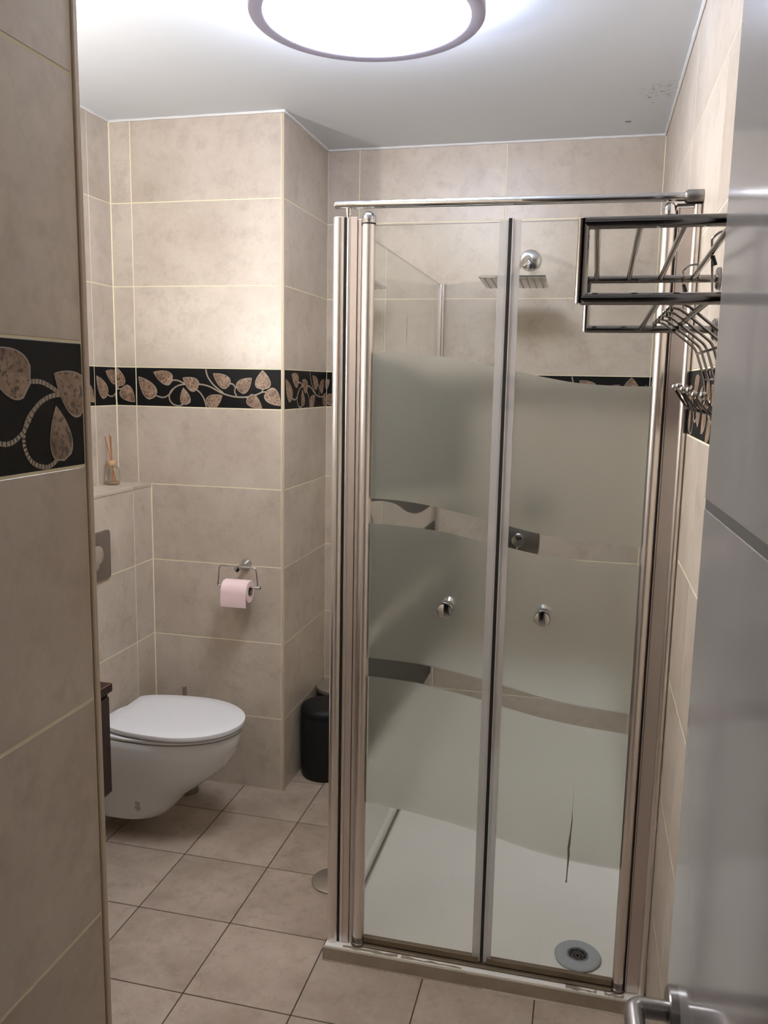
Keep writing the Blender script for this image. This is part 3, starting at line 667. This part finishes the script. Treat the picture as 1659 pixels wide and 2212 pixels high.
mb.lathe((0, RCy, RCz), [(RI, x0), (RO - .002, x0), (RO, x0 + .002), (RO, x1 - .002), (RO - .002, x1), (RI, x1)], M['paper'], 48, 'X'); mb.f = mb.f[:-2]; mb.mi = mb.mi[:-2]; mb.sm = mb.sm[:-2]; mb.build('paper', t)
mb = MB(); n = 40; vs = []; fs = []
for k in range(n):
    a = 2 * math.pi * k / n; c, s_ = math.cos(a), math.sin(a)
    vs += [(x0, RCy + RI * c, RCz + RI * s_), (x1, RCy + RI * c, RCz + RI * s_)]
    fs.append((2 * k, 2 * k + 1, (2 * k + 3) % (2 * n), (2 * k + 2) % (2 * n)))
mb.add(vs, fs, M['card'], True); mb.build('core', t)
mb = MB(); pts = [(RCy - (RO + .0008) * math.sin(math.radians(a)), RCz + (RO + .0008) * math.cos(math.radians(a))) for a in range(20, 91, 10)] + [(RCy - RO - .002, .81), (RCy - RO - .001, .79), (RCy - RO + .001, .777)]
xa, xb_ = x0 + .0005, x1 - .001; vs = []
for y, z in pts: vs += [(xa, y, z), (xb_, y, z), (xa, y - .0008, z), (xb_, y - .0008, z)]
fs = []
for i in range(len(pts) - 1): b = 4 * i; fs += [(b, b + 1, b + 5, b + 4), (b + 2, b + 6, b + 7, b + 3), (b, b + 4, b + 6, b + 2), (b + 1, b + 3, b + 7, b + 5)]
e = 4 * (len(pts) - 1); fs.append((e, e + 1, e + 3, e + 2)); mb.add(vs, fs, M['paper'], True); mb.build('loose_sheet', t)
# reed diffuser
DX, DY, DZ = -1.772, 2.872, 1.2166
t = thing('reed_diffuser', 'small glass reed diffuser bottle with sticks, on the tiled ledge', 'diffuser', (DX, DY, DZ))
mb = MB(); mb.lathe((DX, DY, DZ), [(.026, 0), (.0285, .003), (.0285, .052), (.025, .064), (.016, .071), (.015, .077)], M['bottle'], 36); mb.build('bottle', t)
mb = MB(); mb.lathe((DX, DY, DZ), [(.0245, .003), (.0255, .012), (0, .012)], simple('diffuser_oil', (0.55, 0.40, 0.25), 0.1), 30); mb.build('oil', t)
mb = MB(); mb.lathe((DX, DY, DZ), [(.0175, .074), (.0185, .076), (.0185, .086), (.016, .092), (0, .093)], M['wood_light'], 32); mb.build('lid', t)
for dx, dy, h_ in ((-.006, -.034, .186), (-.002, -.010, .192), (.003, -.014, .188), (.002, -.006, .184)):
    mb = MB(); mb.tube([(DX - dx * .5, DY - dy * .5, DZ + .012), (DX + dx, DY + dy, DZ + h_)], .0017, M['reed'], 8); mb.build('reed', t)

# ================================================================== VANITY (behind the partition)
t = thing('vanity_cabinet', 'dark red wall-hung vanity cabinet with worn edges, left of the toilet', 'cabinet', (-1.5, 1.6, 0.40))
VX, VY0, VY1 = -1.330, 1.15, 2.095
mb = MB(); mb.box(XB + .004, VX, VY0, VY1, .398, .712, M['wood_dark'], .003); mb.build('body', t)
mb = MB(); mb.box(XB + .004, VX + .012, VY0 - .01, VY1 + .008, .712, .738, M['wood_dark'], .004); mb.build('top', t)
mb = MB(); mb.tube([(VX + .010, VY0, .7375), (VX + .010, VY1 + .004, .7375), (XB + .02, VY1 + .006, .7375)], .0012, M['wood_edge'], 6); mb.build('worn_edge', t)
for y0, y1 in ((VY0 + .006, 1.615), (1.625, VY1 - .006)):
    mb = MB(); mb.box(VX + .0005, VX + .014 - .006, y0, y1, .404, .700, M['wood_dark'], .002); mb.build('drawer', t)
t = thing('wash_basin', 'white vessel basin on the vanity, hidden by the partition', 'basin', (-1.50, 1.50, .738))
mb = MB(); mb.lathe((-1.50, 1.50, .7385), [(.10, 0), (.15, .02), (.155, .10), (.148, .10), (.13, .03), (.02, .012), (0, .012)], M['ceramic'], 40); mb.build('bowl', t)
# mirror cabinet and the lamp standing on its top
t = thing('mirror_cabinet', 'mirrored wall cabinet above the vanity, hidden by the partition', 'cabinet', (XL + .07, 1.5, 1.55))
mb = MB(); mb.box(XL + .003, XL + .135, 1.17, 1.83, 1.24, 1.845, M['seat_white'], .002); mb.build('body', t)
for y0, y1 in ((1.172, 1.498), (1.502, 1.828)):
    mb = MB(); mb.box(XL + .136, XL + .142, y0, y1, 1.243, 1.842, M['mirror'], .001); mb.build('mirror_door', t)
t = thing('mirror_lamp', 'small white lamp on top of the mirror cabinet', 'lamp', (XL + .07, 1.5, 1.846))
mb = MB(); mb.lathe((XL + .07, 1.5, 1.8455), [(.045, 0), (.045, .006), (.02, .010), (.012, .020)], M['chrome'], 32); mb.build('foot', t)
mb = MB(); mb.tube([(XL + .07, 1.44, 1.886), (XL + .07, 1.56, 1.886)], .022, M['vanity_lit'], 24); mb.build('bulb', t)

# ================================================================== BINS AND STAND
BX, BY = -0.998, 3.168
t = thing('pedal_bin', 'round black bin on the floor between column and shower', 'bin', (BX, BY, 0))
mb = MB(); mb.lathe((BX, BY, 0), [(.094, .001), (.098, .008), (.101, .05), (.101, .262), (.099, .270)], M['black_plastic'], 48); mb.build('body', t)
mb = MB(); mb.lathe((BX, BY, 0), [(.101, .271), (.104, .275), (.104, .290), (.098, .300), (.080, .3065), (.040, .310), (0, .311)], M['black_plastic'], 48); mb.build('lid', t)
BX2, BY2 = -1.008, 3.385
t = thing('steel_bin', 'small bin with a beige-grey steel lid, behind the black bin', 'bin', (BX2, BY2, 0))
mb = MB(); mb.lathe((BX2, BY2, 0), [(.090, .001), (.094, .006), (.094, .285)], M['black_plastic'], 40); mb.build('body', t)
mb = MB(); mb.lathe((BX2, BY2, 0), [(.095, .286), (.097, .290), (.097, .303), (.085, .311), (.078, .309), (0, .312)], M['steel_lid'], 40); mb.build('lid', t)
SX, SY = -0.735, 2.432
t = thing('floor_stand', 'flat round grey metal stand base half hidden behind the shower post', 'stand', (SX, SY, 0))
mb = MB(); mb.lathe((SX, SY, 0), [(.070, .0005), (.072, .002), (.072, .005), (.068, .0075), (.012, .009), (.010, .012)], M['steel_lid'], 48); mb.build('base', t)
mb = MB(); mb.tube([(SX + .02, SY, .009), (SX + .02, SY, .62)], .006, M['satin'], 16); mb.build('pole', t)

# ================================================================== TOWEL RACK
t = thing('towel_rack', 'chrome two-tier towel rack on the right tiled wall', 'towel rack', (0.22, 1.435, 1.78))
RX = -0.018; ZU, ZD = 1.829, 1.735
def rack_loop(y, r, x0):
    mb = MB(); mb.tube([(XR - .006, y, ZU), (x0 + r, y, ZU)], r, M['dark_chrome'], 24); mb.tube([(XR - .006, y, ZD), (x0 + r, y, ZD)], r, M['dark_chrome'], 24)
    mb.tube([(x0 + r, y, ZU + r * .7), (x0 + r, y, ZD - r * .7)], r, M['dark_chrome'], 24)
    mb.lathe((x0 + r, y, ZU), [(r, -.0001), (r, 0), (r * .7, r * .6), (0, r * .8)], M['dark_chrome'], 24); mb.lathe((x0 + r, y, ZD), [(r, 0.0001), (r, 0), (r * .7, -r * .6), (0, -r * .8)], M['dark_chrome'], 24)
    return mb.build('side_frame', t)
f1 = rack_loop(1.140, .0078, -0.0275); f2 = rack_loop(1.730, .0072, -0.024)
for y in (1.140, 1.730):
    for z in (ZU, ZD):
        mb = MB(); mb.lathe((XR - .0015, y, z), [(.021, 0), (.021, -.004), (.017, -.007), (0, -.007)], M['dark_chrome'], 32, 'X'); mb.build('wall_flange', t)
for x0, x1, z in ((-.003, -.001, ZU), (.050, .059, ZU), (.105, .117, ZU), (.160, .176, ZU), (.078, .087, ZD), (.138, .150, ZD)):
    mb = MB(); mb.tube([(x0, 1.140, z - .001), (x1, 1.730, z + .001)], .0048, M['dark_chrome'], 16); mb.build('cross_rod', t)
# hook rack hanging off the lower rods
t = thing('hook_rack', 'chrome wire hook rack with six ball-tipped hooks, hanging under the towel rack', 'hook rack', (0.19, 1.5, 1.74))
ys = (1.70, 1.63, 1.555, 1.475, 1.395, 1.315)
balls = [(0.154, 1.625), (0.155, 1.627), (0.155, 1.621), (0.157, 1.620), (0.157, 1.613), (0.160, 1.613)]
for y, (bx, bz) in zip(ys, balls):
    mb = MB()
    top = [(.112, y, 1.732), (.106, y, 1.744), (.114, y, 1.7515), (.126, y, 1.744)] if True else []
    pts = bend([(.107, y, 1.733), (.108, y, 1.748), (.128, y, 1.744), (.187, y, 1.697), (.207, y, 1.640), (.212, y, 1.600), (.204, y, 1.580), (.180, y, 1.585), (bx + .003, y, bz - .006)], .010, 5)
    mb.tube(pts, .0023, M['dark_chrome'], 8); mb.tube([(.107, y, 1.733), (.107, y, 1.7331)], .0023, M['dark_chrome'], 8); hk = mb.build('hook', t)
    mb = MB(); r = .0062; mb.lathe((bx, y, bz), [(0, -r), (r * .5, -r * .87), (r * .87, -r * .5), (r, 0), (r * .87, r * .5), (r * .5, r * .87), (0, r)], M['chrome'], 20); mb.build('ball_tip', hk)
for x, z in ((.190, 1.688), (.207, 1.640)):
    mb = MB(); mb.tube([(x, ys[-1] - .02, z), (x, ys[0] + .003, z)], .0024, M['dark_chrome'], 8); mb.build('cross_wire', t)
# letters cut in the strip behind the hooks
for k, ch in enumerate('JBEL'): text('letter', ch, .020, (.2195, 1.36, 1.604 - k * .0135), (math.radians(90), 0, math.radians(-90)), M['dark_chrome'], t, .0006)
for k, ch in enumerate('JIII'): text('letter', ch, .020, (.2195, 1.27, 1.604 - k * .012), (math.radians(90), 0, math.radians(-90)), M['dark_chrome'], t, .0006)
# two wire clips with black tips
def clip(y, x, z, s_, lab):
    t = thing('wire_clip', lab, 'clip', (x, y, z), 'wire clips on the towel rack')
    mb = MB(); mb.tube(bend([(x, y, z - .075), (x - .006, y, z + .004), (x + .004, y, z + .013), (x + .020, y, z + .016), (x + .024, y, z - .012)], .004, 5), .0018, M['dark_chrome'], 8); mb.build('wire', t)
    mb = MB(); mb.tube([(x - .004, y - .003, z - .022), (x + .001, y - .003, z - .036)], .0034, M['black'], 12); mb.build('tip', t)
clip(1.712, .162, 1.838, 1, 'bent wire clip with a black tip on the far rack bar')
clip(1.40, .172, 1.845, 1, 'bent wire clip with a black tip, near the grey door edge')

# unseen fill light added outside the door keeps the passage from being black
ld = bpy.data.lights.new('hall_fill', 'AREA'); ld.energy = HALL_FILL_POWER; ld.size = 0.4; ld.color = (1, .93, .85)
lo = bpy.data.objects.new('hall_fill', ld); COL.objects.link(lo); lo.location = (0.1, -1.0, ZC - 0.02)
